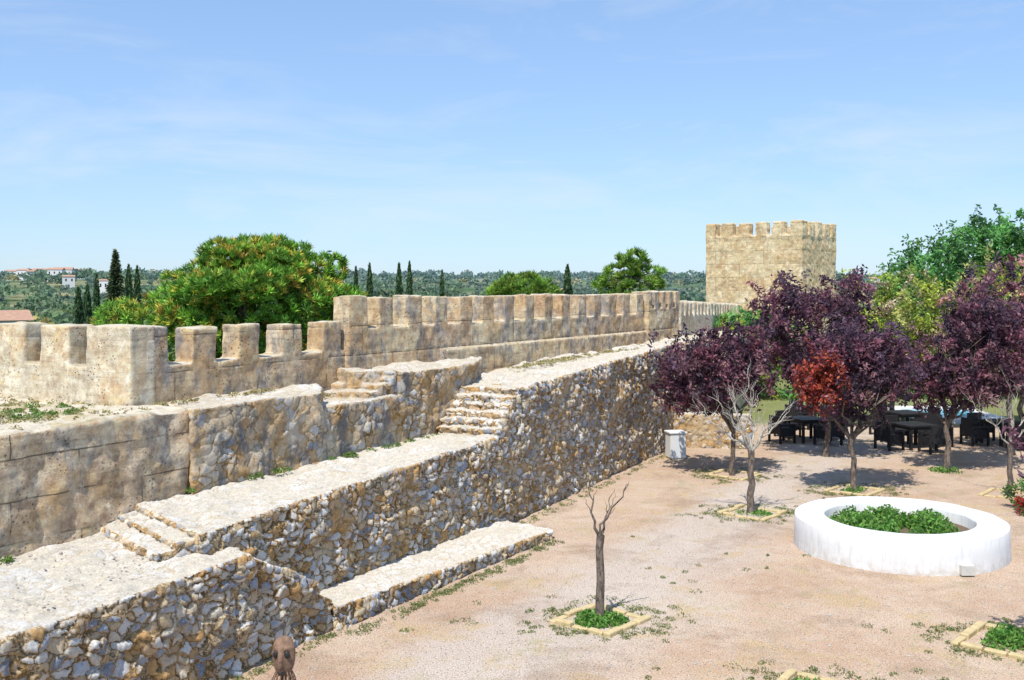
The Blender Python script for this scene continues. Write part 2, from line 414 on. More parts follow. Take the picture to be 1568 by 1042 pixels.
col = t.mix(t.math('MULTIPLY', sp.outputs[2], .7), col, (.24,.33,.38,1))  # far ground tinted blue-grey, aerial haze put into its colour
hh = t.math('ADD', t.math('MULTIPLY', n2, 1.5), t.math('ADD', t.math('MULTIPLY', n3, .5), t.math('MULTIPLY', pm, .5)))
bp = t.n('ShaderNodeBump', {'Strength': .9, 'Distance': .03, 'Height': hh})
p = t.n('ShaderNodeBsdfDiffuse', {'Color': col, 'Roughness': .6, 'Normal': bp.outputs[0]})
t.out(p.outputs[0])
add_obj('ground', np_mesh('ground', np.stack([Xf, Yf, Z], -1), F, [gm], colr, True))

# ---------------------------------------------------------------- foliage
def rand_dirs(n):
    v = R.normal(size=(n, 3)); return v/np.linalg.norm(v, axis=1, keepdims=True)
def leaves(centers, L, W, cols, dirs=None):
    n = len(centers)
    a = rand_dirs(n) if dirs is None else dirs
    b = np.cross(a, rand_dirs(n)); b /= np.linalg.norm(b, axis=1, keepdims=True)+1e-9
    L = np.broadcast_to(L, n)[:, None]; W = np.broadcast_to(W, n)[:, None]
    V = np.stack([centers-a*L, centers+b*W-a*L*.1, centers+a*L, centers-b*W-a*L*.1], 1).reshape(-1, 3)
    Fc = np.arange(4*n).reshape(n, 4)
    return V, Fc, np.repeat(cols, 4, axis=0)
def tube(pts, rad, seg=7):
    pts = [Vector(p) for p in pts]; V = []; Fc = []
    for i, p in enumerate(pts):
        d = (pts[min(i+1, len(pts)-1)]-pts[max(i-1, 0)]).normalized()
        x = d.orthogonal().normalized()
        if i: 
            x = (px-d*px.dot(d)).normalized()
        px = x; y = d.cross(x)
        for k in range(seg):
            a = 2*math.pi*k/seg
            V.append(p+(x*math.cos(a)+y*math.sin(a))*rad[i])
    for i in range(len(pts)-1):
        for k in range(seg):
            k2 = (k+1) % seg
            Fc.append((i*seg+k, i*seg+k2, (i+1)*seg+k2, (i+1)*seg+k))
    return np.array([tuple(v) for v in V]), np.array(Fc)
def merge(parts):
    V=[];Fc=[];o=0
    for v,f in parts:
        V.append(v);Fc.append(f+o);o+=len(v)
    return np.concatenate(V), np.concatenate(Fc)
def wig(a, b, n=5, amp=.08, sag=0):
    a = Vector(a); b = Vector(b); L = (b-a).length; P = []
    for i in range(n+1):
        f = i/n; p = a.lerp(b, f)
        if 0 < i < n: p += Vector((random.gauss(0,1), random.gauss(0,1), random.gauss(0,.6)))*amp*L
        p.z += sag*math.sin(f*math.pi)*L
        P.append(p)
    return P
def crown_points(blobs, n, shell=.55, jit=(.72,1.15)):
    w = np.array([b[3]*b[4]*b[5] for b in blobs])**.67; w /= w.sum()
    out = []
    for b, k in zip(blobs, R.multinomial(n, w)):
        d = rand_dirs(k); r = (shell+(1-shell)*R.random(k)**.6)*R.uniform(jit[0],jit[1],k)
        out.append(np.array(b[:3])+d*r[:, None]*np.array(b[3:6]))
    return np.concatenate(out)

def tree(name, base, fork_z, blobs, nclump, nleaf, clump_r, leaf, palette, trunk_r=.09, bark=BARK, shell=.5, extra=None, limbs=14, pal_w=None):
    bx, by, bz = base
    parts = []
    top = Vector((bx+random.uniform(-.1,.1), by, fork_z))
    parts.append(tube(wig((bx,by,bz-.1), top, 5, .02), [trunk_r*1.3,trunk_r,trunk_r*.92,trunk_r*.88,trunk_r*.85,trunk_r*.8], 9))
    C = crown_points(blobs, nclump, shell)
    for i in range(limbs):
        c = C[R.integers(len(C))]
        P = wig(top-Vector((0,0,random.uniform(0,.25))), Vector(c), 5, .06, .06)
        r0 = trunk_r*random.uniform(.35,.6)
        parts.append(tube(P, [r0*(1-.16*k) for k in range(6)], 6))
        for j in range(3):
            c2 = C[np.argsort(np.linalg.norm(C-c, axis=1))[R.integers(1, 8)]]
            parts.append(tube(wig(P[3], Vector(c2), 3, .06), [r0*.4,r0*.3,r0*.2,r0*.12], 5))
    V, Fc = merge(parts)
    e = bpy.data.objects.new(name, None); COL.objects.link(e)
    add_obj('trunk_and_limbs', np_mesh('trunk', V, Fc, [bark], None, True), e)
    pal = np.array(palette)
    ci = R.choice(len(pal), size=len(C), p=pal_w)
    br = R.uniform(.55, 1.45, len(C))
    idx = np.repeat(np.arange(len(C)), nleaf)
    rr = clump_r*R.uniform(.5, 1.3, len(C))[idx]
    sd_ = rand_dirs(len(C))+np.array([0,0,.7]); sd_ /= np.linalg.norm(sd_, axis=1, keepdims=True)
    P = C[idx]+rand_dirs(len(idx))*(R.random(len(idx))**.5*rr)[:, None]*.55+sd_[idx]*(R.uniform(-1,1.7,len(idx))*rr)[:,None]
    cols = pal[ci[idx]]*br[idx][:, None]*R.uniform(.7,1.35,(len(idx),1))
    if extra is not None:
        ex = extra; k = 1-np.linalg.norm((C-np.array(ex[:3]))/np.array(ex[3]), axis=1)
        kk = R.random(len(idx)) < np.clip(k[idx]*2.2, 0, .85)
        e3 = np.array(ex[4]); cols[kk] = e3[R.integers(len(e3), size=kk.sum())]*R.uniform(.5,1.3,(kk.sum(),1))
    V, Fc, Cc = leaves(P, leaf*R.uniform(.7,1.35,len(P)), leaf*.45, cols)
    add_obj('crown', np_mesh('crown', V, Fc, [LEAF], Cc), e)
    return e

PURP = [(.16,.070,.10),(.105,.055,.085),(.22,.085,.115),(.08,.05,.075),(.29,.15,.175),(.14,.085,.125)]
tree('purple_plum_tree', (5.87,27.2,0), 1.3, [(5.3,27.4,2.75,1.55,1.3,1.0),(5.9,27.2,3.0,1.2,1.1,1.0),(4.9,27.3,2.2,.95,.9,.6)], 240, 52, .28, .065, PURP, .07)
tree('purple_plum_tree', (9.25,30.2,0), 1.6, [(8.9,30.2,3.6,1.9,1.7,1.45),(8.0,30.2,4.4,.85,.9,.85),(9.9,30.2,4.55,.95,.9,.85),(9.6,30,2.7,1.8,1.5,1.0)], 370, 54, .31, .07, PURP, .09)
tree('purple_plum_tree', (8.4,25.1,0), 1.35, [(8.5,25.2,2.75,1.35,1.2,1.1),(8.0,25,3.3,1.0,.9,.8),(9.1,25.3,3.2,.85,.9,.85),(7.4,24.9,2.6,.6,.6,.6)], 290, 54, .26, .06, PURP, .075, extra=(7.35,24.7,2.75,.85,[(.52,.10,.05),(.42,.06,.05),(.62,.18,.08),(.3,.06,.06)]))
tree('purple_plum_tree', (11.75,27.8,0), 1.4, [(12.6,28.0,2.9,1.65,1.3,1.3),(12.9,28,3.9,1.1,1,.8),(11.8,27.9,2.4,1.1,1,.8)], 300, 52, .28, .065, PURP, .085)
tree('purple_plum_tree', (14.9,30.5,0), 1.8, [(14.9,30.5,4.3,1.8,1.3,1.4),(14.4,30.5,3.2,1.5,1.3,1.2)], 230, 46, .29, .07, PURP+[(.38,.14,.16),(.46,.25,.22)], .1)
tree('purple_plum_tree', (14.2,24.0,0), 1.5, [(14.6,24.0,3.0,1.6,1.3,1.3)], 120, 60, .28, .06, PURP, .08)
tree('purple_plum_tree', (8.3,13.0,0), 1.6, [(8.25,13.1,3.0,1.5,1.3,1.1)], 130, 60, .25, .06, PURP, .08)
YG = [(.42,.50,.07),(.32,.42,.08),(.54,.54,.18),(.20,.30,.06),(.58,.46,.32)]
tree('blossoming_tree', (13.6,36.5,0), 1.8, [(13.9,36.5,3.9,2.1,1.6,1.7),(15.5,36.5,2.9,1.7,1.5,1.4),(12.9,36.5,2.9,1.4,1.3,1.3)], 340, 56, .33, .075, YG, .1)
tree('blossoming_tree', (18.2,36.5,0), 1.8, [(17.0,35.5,4.3,2.2,1.6,1.6),(18.4,36.0,3.4,1.8,1.6,1.5)], 260, 50, .35, .075, YG+[(.5,.25,.22)], .1)
GR = [(.11,.29,.08),(.15,.37,.10),(.08,.20,.06),(.21,.42,.11)]
tree('broadleaf_tree', (21.5,49,0), 3.0, [(20.2,49,5.6,2.4,2.2,1.5),(22.6,49,6.5,2.4,2.2,1.7),(24.5,49,6.9,2.2,2.2,1.9),(18.6,48.5,4.6,1.6,1.8,1.2),(23,49,4.4,4,2.4,1.6)], 500, 50, .5, .12, GR, .2, limbs=26)
tree('broadleaf_tree', (27,46,0), 3.0, [(27,46,5,3.0,2.4,2.8)], 200, 60, .5, .12, GR, .2)
tree('broadleaf_tree', (11.5,47,0), 2.0, [(11.3,47,2.4,2.4,2,1.5)], 150, 55, .45, .11, GR+YG[:2], .12)
def hedge(name, pts, n, nl, r, leaf, pal):
    C = np.concatenate([np.array(p[:3])+rand_dirs(n)*np.array(p[3:6])*R.uniform(.6,1,(n,1)) for p in pts]); C[:,2]=np.abs(C[:,2])
    idx = np.repeat(np.arange(len(C)), nl); pal=np.array(pal)
    P = C[idx]+rand_dirs(len(idx))*(R.random(len(idx))**.5*r)[:,None]
    cols = pal[R.integers(len(pal),size=len(C))[idx]]*R.uniform(.6,1.3,(len(idx),1))
    V,Fc,Cc = leaves(P, leaf*R.uniform(.7,1.3,len(P)), leaf*.45, cols)
    return add_obj(name, np_mesh(name, V, Fc, [LEAF], Cc))
hedge('hedge', [(10+2.4*i,46.5+random.uniform(-1,1),.9,1.7,1,1.1) for i in range(9)], 40, 50, .4, .10, GR+YG[:2])
hedge('flowering_shrub', [(11.75,23.2,.3,.55,.5,.4),(12.3,22.7,.35,.5,.5,.45),(11.4,22.4,.15,.3,.3,.2)], 26, 60, .16, .045, GR+[(.10,.2,.04),(.5,.04,.04)])

def bare_tree(name, base, h0, tips, r, mat_top, lower=BARK, sub=5, twig=.45, lean=(0,0), br0=.38, amp=.04):
    bx, by, bz = base
    top = Vector((bx+lean[0], by+lean[1], h0))
    e = bpy.data.objects.new(name, None); COL.objects.link(e)
    V, Fc = tube(wig((bx,by,-.1), top, 6, .010), [r*1.3,r*1.08,r,r*.95,r*.92,r*.88,r*.95], 10)
    add_obj('trunk', np_mesh('trunk', V, Fc, [lower], None, True), e)
    parts = []
    for tp in tips:
        s = top+Vector((0,0,-.04)); q = Vector(tp)
        P = wig(s, q, 6, amp, .05)
        r0 = r*random.uniform(br0*.85,br0*1.15)
        parts.append(tube(P, [r0*(1-.13*k) for k in range(7)], 7))
        for j in range(sub):
            k = random.randint(2, 6); st = P[k]
            d = (q-s).normalized()+Vector((random.gauss(0,.5),random.gauss(0,.5),random.uniform(0,.7)))
            en = st+d.normalized()*twig*random.uniform(.5,1.1)
            Q = wig(st, en, 4, .07, .05); rr = r0*.34
            parts.append(tube(Q, [rr*(1-.18*k2) for k2 in range(5)], 5))
            for _ in range(3 if sub > 3 else 0):
                st2 = Q[random.randint(1,4)]
                d2 = d.normalized()+Vector((random.gauss(0,.6),random.gauss(0,.6),random.uniform(-.1,.7)))
                parts.append(tube(wig(st2, st2+d2.normalized()*twig*.55, 3, .08), [rr*.5,rr*.4,rr*.3,rr*.18], 4))
    V, Fc = merge(parts)
    add_obj('branches', np_mesh('branches', V, Fc, [mat_top], None, True), e)
bx, by = 5.3, 22.7
bare_tree('pruned_bare_tree', (bx,by,0), 1.38, [(bx-1.1,by+.1,2.2),(bx-.75,by-.4,2.45),(bx-.4,by+.4,2.6),(bx-.1,by-.2,2.8),(bx+.25,by+.4,2.4),(bx+.6,by-.3,2.2),(bx+.85,by+.3,2.1)], .08, BARKP, sub=6, twig=.5, br0=.36)
bx, by = 11.95, 24.6
bare_tree('pruned_bare_tree', (bx,by,0), 1.25, [(bx-.7,by,2.0),(bx-.4,by-.4,2.1),(bx+.1,by,2.4),(bx+.5,by,2.1),(bx+.8,by-.2,2.0)], .065, BARKP, sub=6, twig=.5, br0=.36)
bx, by = 1.31, 15.35
bare_tree('pruned_bare_tree', (bx,by,0), 1.28, [(bx-.16,by,1.98),(bx+.44,by,2.05),(bx+.16,by+.2,1.75)], .066, BARK, sub=3, twig=.22, lean=(.02,0), br0=.38, amp=.05)

def pine(name, base, blobs, ntuft, nneedle, nl, nw, pal, palw, trunk_r, zfork, tuft_r, jit=(.72,1.1), shell=.72, shade=None):
    bx, by, bz = base
    e = bpy.data.objects.new(name, None); COL.objects.link(e)
    C = crown_points(blobs, ntuft, shell, jit)
    top = Vector((bx,by,zfork)); parts = [tube(wig((bx,by,bz), top, 5, .02), [trunk_r*(1.2-.1*k) for k in range(6)], 10)]
    for i in range(26):
        c = C[R.integers(len(C))]; parts.append(tube(wig(top-Vector((0,0,random.uniform(0,1))), Vector(c), 5, .05,-.05), [trunk_r*.4*(1-.16*k) for k in range(6)], 6))
    V, Fc = merge(parts); add_obj('trunk_and_limbs', np_mesh('trunk', V, Fc, [BARK], None, True), e)
    pal = np.array(pal); idx = np.repeat(np.arange(len(C)), nneedle)
    ctr = np.array([np.mean([b[0] for b in blobs]), np.mean([b[1] for b in blobs]), np.mean([b[2] for b in blobs])-1.5])
    outv = C-ctr; outv /= np.linalg.norm(outv, axis=1, keepdims=True)
    f = np.array([mn.noise(Vector(c)*1.1) for c in C.tolist()])
    ci = np.where(R.random(len(C)) < palw+f*.6, R.integers(3, len(pal), len(C)), R.integers(0, 3, len(C)))
    d = rand_dirs(len(idx))*.75+outv[idx]*.5+np.array([0,0,.35]); d /= np.linalg.norm(d, axis=1, keepdims=True)
    rr = tuft_r*R.uniform(.2,1,len(idx))
    P = C[idx]+d*rr[:,None]
    br = R.uniform(.55,1.4,len(C))
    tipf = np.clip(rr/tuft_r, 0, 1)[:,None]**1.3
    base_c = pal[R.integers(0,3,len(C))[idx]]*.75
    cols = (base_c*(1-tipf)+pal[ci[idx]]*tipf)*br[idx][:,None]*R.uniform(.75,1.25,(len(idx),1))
    V,Fc,Cc = leaves(P, nl*R.uniform(.7,1.3,len(P)), nw, cols, d)
    add_obj('needles', np_mesh('needles', V, Fc, [NEEDLE], Cc), e)
PG = [(.20,.42,.05),(.30,.56,.07),(.13,.30,.045),(.66,.52,.08),(.52,.62,.09),(.72,.42,.08)]
big = [(-8.7,35.3,3.9,3.3,2.8,2.55),(-11.2,35.5,3.1,2.9,2.6,2.1),(-6.9,35.4,3.0,1.9,2.0,2.0)]
domes = []
rs = random.Random(3)
for i in range(46):
    b = big[i % 3 if i < 40 else 0]; th = rs.uniform(-math.pi, 0.3); ph = rs.uniform(.05, 1.5)
    dx, dy, dz = math.sin(ph)*math.cos(th), math.sin(ph)*math.sin(th), math.cos(ph)
    r = rs.uniform(.5,.9)
    domes.append((b[0]+dx*b[3]*.92, b[1]+dy*b[4]*.92, b[2]+dz*b[5]*.92, r, r, r*.62))
core = [(b[0],b[1],b[2],b[3]*.9,b[4]*.9,b[5]*.9) for b in big]
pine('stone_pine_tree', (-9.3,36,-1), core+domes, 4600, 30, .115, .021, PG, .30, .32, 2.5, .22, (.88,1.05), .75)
PG2 = [(.14,.29,.05),(.22,.40,.06),(.27,.44,.06),(.32,.44,.07),(.22,.36,.06)]
pine('pine_tree', (8.9,76,-3), [(8.9,76,7.0,1.3,1.3,.6),(8.3,76,6.1,1.7,1.4,.5),(10.0,76,6.0,1.5,1.4,.45),(7.4,76,5.2,1.4,1.4,.45),(9.6,76,5.1,1.8,1.4,.45),(8.6,76,4.3,1.9,1.6,.4)], 230, 46, .2, .035, PG2, .4, .22, 6.2, .4)
pine('pine_tree', (.6,62,-4), [(.6,62,4.9,1.7,1.5,.85),(-.5,62,4.6,1.1,1,.6),(1.9,62,4.6,1.1,1,.6)], 260, 50, .15, .028, PG2, .4, .2, 4, .3)

def cypress(name, x, y, z0, z1, r, pal=None, n=2600):
    pal = np.array(pal or [(.06,.12,.045),(.09,.16,.055),(.04,.08,.035)])
    h = R.random(n); prof = np.sin(np.clip(h*.93+.07,0,1)*math.pi)**.6*(1-h*.35)
    a = R.uniform(0, 2*math.pi, n); rr = r*prof*R.uniform(.5,1.1,n)*(1+.15*np.sin(h*22+a*2))
    P = np.stack([x+np.cos(a)*rr, y+np.sin(a)*rr, z0+(z1-z0)*h], -1)
    d = rand_dirs(n)*.5+np.array([0,0,1.]); d/=np.linalg.norm(d,axis=1,keepdims=True)
    V,Fc,Cc = leaves(P, r*.38*R.uniform(.6,1.2,n), r*.11, pal[R.integers(3,size=n)]*R.uniform(.6,1.4,(n,1)), d)
    e = bpy.data.objects.new(name, None); COL.objects.link(e)
    add_obj('crown', np_mesh('crown', V, Fc, [NEEDLE], Cc), e)
    V,Fc = tube([(x,y,z0-3),(x,y,z0+(z1-z0)*.6)], [r*.2,r*.08], 7)
    add_obj('trunk', np_mesh('trunk', V, Fc, [BARK], None, True), e)
def px(u, Y): return (u-784)/1568*Y
for uu, vv, Yc, r in ((545,409,62,.36),(566,405,62,.42),(611,404,60,.42),(627,402,60,.40),(677,415,62,.33),
                      (148,421,64,.42),(120,443,60,.55),(197,408,66,.5),(210,409,68,.45),(134,438,66,.5),(1243,421,74,.35),(1228,425,74,.4),(869,407,150,1.0)):
    cypress('cypress_tree', px(uu,Yc), Yc, -4, 5-(vv-440)/1568*Yc, r)
def conifer(x, y, z0, z1, r):
    e = bpy.data.objects.new('conifer_tree', None); COL.objects.link(e)
    V,Fc = tube([(x,y,z0-3),(x,y,z1)], [r*.2,.03], 7); add_obj('trunk', np_mesh('trunk', V, Fc, [BARK], None, True), e)
    n=5200; h=R.random(n)**.9; tier=h*.6+.4*np.round(h*11)/11+R.normal(size=n)*.012
    rr=np.maximum(r*(1.05-tier),.05)*R.uniform(.1,1.15,n); a=R.uniform(0,6.283,n)
    P=np.stack([x+np.cos(a)*rr,y+np.sin(a)*rr,z0+(z1-z0)*tier-rr*.15+R.normal(size=n)*.09],-1)
    pal=np.array([(.06,.11,.05),(.10,.14,.06),(.12,.12,.06)])
    d=np.stack([np.cos(a),np.sin(a),np.full(n,-.1)],-1)+rand_dirs(n)*.4; d/=np.linalg.norm(d,axis=1,keepdims=True)
    V,Fc,Cc=leaves(P,.16,.05,pal[R.integers(3,size=n)]*R.uniform(.6,1.4,(n,1)),d); add_obj('crown', np_mesh('crown',V,Fc,[NEEDLE],Cc), e)
conifer(px(177,58), 58, 0, 5+50*58/1568, 1.25); conifer(px(505,50), 50, 0, 5+45*50/1568, 1.0)

def far_trees():
    n = 4800
    ang = R.uniform(-.72, .72, n)
    rad = 85*np.exp(R.random(n)**.8*np.log(2200/85))
    x = np.sin(ang)*rad; y = np.cos(ang)*rad
    keep = ~((x*.87-y*.49 > -24) & (y < 100)); x, y, rad = x[keep], y[keep], rad[keep]; n = len(x)
    z = terrain_z(x, y)
    s = R.uniform(2.2, 4.6, n)*(1+rad/1500)
    k = 64
    idx = np.repeat(np.arange(n), k)
    d = rand_dirs(n*k); d[:,2] = np.abs(d[:,2])*.9-.1
    lump = R.uniform(.55, 1.1, (n, 6)); rr = s[idx]*lump[idx, R.integers(0,6,n*k)]
    P = np.stack([x[idx], y[idx], z[idx]+s[idx]*.5], -1)+d*rr[:,None]*np.array([1,1,.85])
    pal = np.array([(.13,.21,.07),(.16,.26,.08),(.09,.15,.06),(.22,.29,.09),(.15,.20,.10),(.52,.42,.11)])
    pi = R.choice(6, n, p=[.25,.22,.18,.14,.13,.08])
    c = pal[pi[idx]]*R.uniform(.6,1.4,(n*k,1))
    haze = np.clip((rad[idx]-100)/1500, 0, .62)[:,None]
    c = c*(1-haze)+np.array([.27,.38,.41])*haze  # distance haze painted into the leaf colours
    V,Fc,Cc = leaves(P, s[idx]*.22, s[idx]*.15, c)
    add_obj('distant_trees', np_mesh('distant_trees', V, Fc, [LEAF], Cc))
far_trees()

# ---------------------------------------------------------------- distant houses
WHITE = simple_mat('white_plaster', (.72,.72,.71), .8, .06, 3)
ROOF = simple_mat('terracotta_roof', (.50,.30,.21), .85, .2, 4)
DARK = simple_mat('dark_window_and_hollow', (.03,.03,.03), .5, .1, 3)
def bm_obj(name, fn, mat, parent=None, bevel=0, smooth=False):
    bm = bmesh.new(); fn(bm)
    me = bpy.data.meshes.new(name); bm.to_mesh(me); bm.free(); me.materials.append(mat)
    o = add_obj(name, me, parent)
    if smooth: me.polygons.foreach_set('use_smooth', [True]*len(me.polygons))
    if bevel:
        b = o.modifiers.new('b','BEVEL'); b.width = bevel; b.segments = 2
    return o
def box(bm, x0,x1,y0,y1,z0,z1):
    prism(bm, [(x0,y0),(x1,y0),(x1,y1),(x0,y1)], z0, z1)
def house(x, y, w, d, h, rot=0, zb=0, low=-6):
    e = bpy.data.objects.new('white_house', None); COL.objects.link(e); e.location = (x,y,zb); e.rotation_euler = (0,0,rot)
    bm_obj('walls', lambda b: box(b,-w/2,w/2,-d/2,d/2,low,h), WHITE, e)
    def rf(b):
        v=[b.verts.new(p) for p in ((-w/2-.3,-d/2-.3,h),(w/2+.3,-d/2-.3,h),(w/2+.3,d/2+.3,h),(-w/2-.3,d/2+.3,h),(-w/2-.3,0,h+d*.2),(w/2+.3,0,h+d*.2))]
        for f in ((0,1,5,4),(2,3,4,5),(0,4,3),(1,2,5),(3,2,1,0)): b.faces.new([v[i] for i in f])
    bm_obj('roof', rf, ROOF, e)
    def win(b):
        k = max(2, int(w/3))
        for i in range(k):
            cx = -w/2+w*(i+.5)/k; box(b, cx-.4,cx+.4,-d/2-.03,-d/2+.1,h*.35,h*.7)
    bm_obj('windows', win, DARK, e)
for uu, Yh, w, h, rr in ((105,560,6,3,.5),(160,520,5,4,0),(86,640,9,3,.1),(38,760,9,4,-.2),(62,900,12,4,0),(20,840,10,4,0),(866,520,6,4,.5),
        (1340,640,8,4,0),(98,720,12,4,.2),(50,600,6,3,.6),(128,820,9,4,.4)):
    X_ = px(uu, Yh); zg = float(terrain_z([X_],[Yh])[0])
    house(X_, Yh, w, w*.7, h+1, rr, zg+3)
house(px(6,75), 75, 2.8, 3.5, 3, .6, 5-(50/1568*75)-3)

# ---------------------------------------------------------------- courtyard objects
cx, cy, ro, ri, hh_ = 7.42, 19.65, 1.93, 1.36, .6
pl = bpy.data.objects.new('round_white_planter', None); COL.objects.link(pl)
prof = [(ro+.02,-.1),(ro+.01,.1),(ro,.3),(ro,hh_-.04),(ro-.015,hh_-.01),(ro-.05,hh_),(ri+.05,hh_),(ri+.012,hh_-.012),(ri,hh_-.05),(ri,.1)]
seg=110; V=[];F=[]
for i in range(seg):
    a=2*math.pi*i/seg
    for j,(r_,z_) in enumerate(prof):
        w_ = .012*mn.noise(Vector((math.cos(a)*4,math.sin(a)*4,z_*4)))
        V.append((cx+math.cos(a)*(r_+w_), cy+math.sin(a)*(r_+w_), z_+w_))
n_=len(prof)
for i in range(seg):
    for j in range(n_-1):
        k=(i+1)%seg; F.append((i*n_+j, k*n_+j, k*n_+j+1, i*n_+j+1))
RW2, t = newmat('whitewash_weathered')
co = t.n('ShaderNodeTexCoord').outputs['Object']
sz = t.n('ShaderNodeSeparateXYZ', {0: co}).outputs[2]
dirt = t.math('MULTIPLY', t.ramp(sz, [(.02,1),(.25,0)]), t.ramp(t.noise(co,6,5,.7), [(.4,0),(.65,1)]))
c0 = t.mix(t.ramp(t.noise(t.mapping(co,(6,6,.8)),2.2,5,.6), [(.48,0),(.72,.6)]), (.80,.80,.79,1), (.60,.60,.58,1))
c0 = t.mix(t.math('MULTIPLY', dirt, .7), c0, (.50,.42,.33,1))
bp = t.n('ShaderNodeBump', {'Strength': .3, 'Distance': .01, 'Height': t.noise(co,14,4)})
t.out(t.n('ShaderNodeBsdfDiffuse', {'Color': c0, 'Normal': bp.outputs[0]}).outputs[0])
add_obj('ring_wall', np_mesh('ring_wall', V, F, [RW2], None, True), pl)
SOIL = simple_mat('soil', (.20,.14,.09), .95, .3, 14, bump=.8)
def disc(b): bmesh.ops.create_circle(b, cap_ends=True, segments=48, radius=ri+.02, matrix=Matrix.Translation((cx,cy,.36)))
bm_obj('soil', disc, SOIL, pl)
def plants(name, parent, ctrs, n, leafs, hgt, pal, mat=LEAF):
    pal=np.array(pal); Ps=[];Cs=[]
    for (x,y,z,r) in ctrs:
        a=R.uniform(0,2*math.pi,n); q=r*np.sqrt(R.random(n))
        zz=z+R.random(n)*hgt*(1.15-(q/r)**2*.8)
        Ps.append(np.stack([x+np.cos(a)*q,y+np.sin(a)*q,zz],-1)); Cs.append(pal[R.integers(len(pal),size=n)]*R.uniform(.6,1.4,(n,1)))
    P=np.concatenate(Ps);C=np.concatenate(Cs)
    d=rand_dirs(len(P))+np.array([0,0,.5]); d/=np.linalg.norm(d,axis=1,keepdims=True)
    V,Fc,Cc=leaves(P, leafs*R.uniform(.6,1.3,len(P)), leafs*.42, C, d)
    return add_obj(name, np_mesh(name,V,Fc,[mat],Cc), parent)
GP=[(.12,.30,.05),(.17,.38,.06),(.08,.20,.04),(.24,.40,.09)]
ct=[]
for i in range(38):
    a=random.uniform(0,6.28); q=1.12*math.sqrt(random.random()); ct.append((cx+math.cos(a)*q, cy+math.sin(a)*q, .36, random.uniform(.16,.28)))
plants('plants', pl, ct, 170, .05, .24, GP)
jb = bm_obj('junction_box', lambda b: box(b, 7.75,7.98,17.64,17.80,.02,.2), simple_mat('grey_plastic',(.62,.60,.55)), None, .01); jb.parent = pl

KERB = simple_mat('sandstone_kerb', (.66,.52,.28), .9, .2, 9, bump=.6)
def kerb(x, y, s, rot):
    def f(b):
        w=.13; h=s/2
        segs=[(-h,h,-h,-h+w),(-h,h,h-w,h),(-h,-h+w,-h+w+.003,h-w-.003),(h-w,h,-h+w+.003,h-w-.003)]
        for x0,x1,y0,y1 in segs:
            hor = (x1-x0) > (y1-y0); L=(x1-x0) if hor else (y1-y0); k=3
            for i in range(k):
                g=.012; z=.05+random.uniform(-.02,.02)
                if hor: box(b, x0+L*i/k+g, x0+L*(i+1)/k-g, y0+random.uniform(-.01,.02), y1+random.uniform(-.015,0), -.08, z)
                else: box(b, x0+random.uniform(0,.015), x1-random.uniform(0,.015), y0+L*i/k+g, y0+L*(i+1)/k-g, -.08, z)
    o=bm_obj('tree_pit_kerb', f, KERB, None, .018); o.location=(x,y,0); o.rotation_euler=(0,0,rot)
kerb(1.32,15.35,1.12,math.radians(50)); kerb(5.3,22.6,1.15,math.radians(50)); kerb(6.95,14.35,1.2,math.radians(48)); kerb(3.75,12.55,1.15,math.radians(55))
kerb(5.87,27.2,1.15,math.radians(50)); kerb(8.4,25.1,1.15,math.radians(50)); kerb(11.95,24.6,1.15,math.radians(50))
for (x,y,r,n,h) in ((1.35,15.3,.40,900,.14),(6.95,14.4,.42,700,.2),(3.75,12.6,.4,300,.1),(5.3,22.6,.4,160,.06),(8.4,25.1,.4,200,.1),(11.8,27.8,.45,260,.12)):
    plants('ground_cover_plant', None, [(x+random.uniform(-.2,.2),y+random.uniform(-.2,.2),0,r*.6) for _ in range(4)], n//3, .045, h, GP)

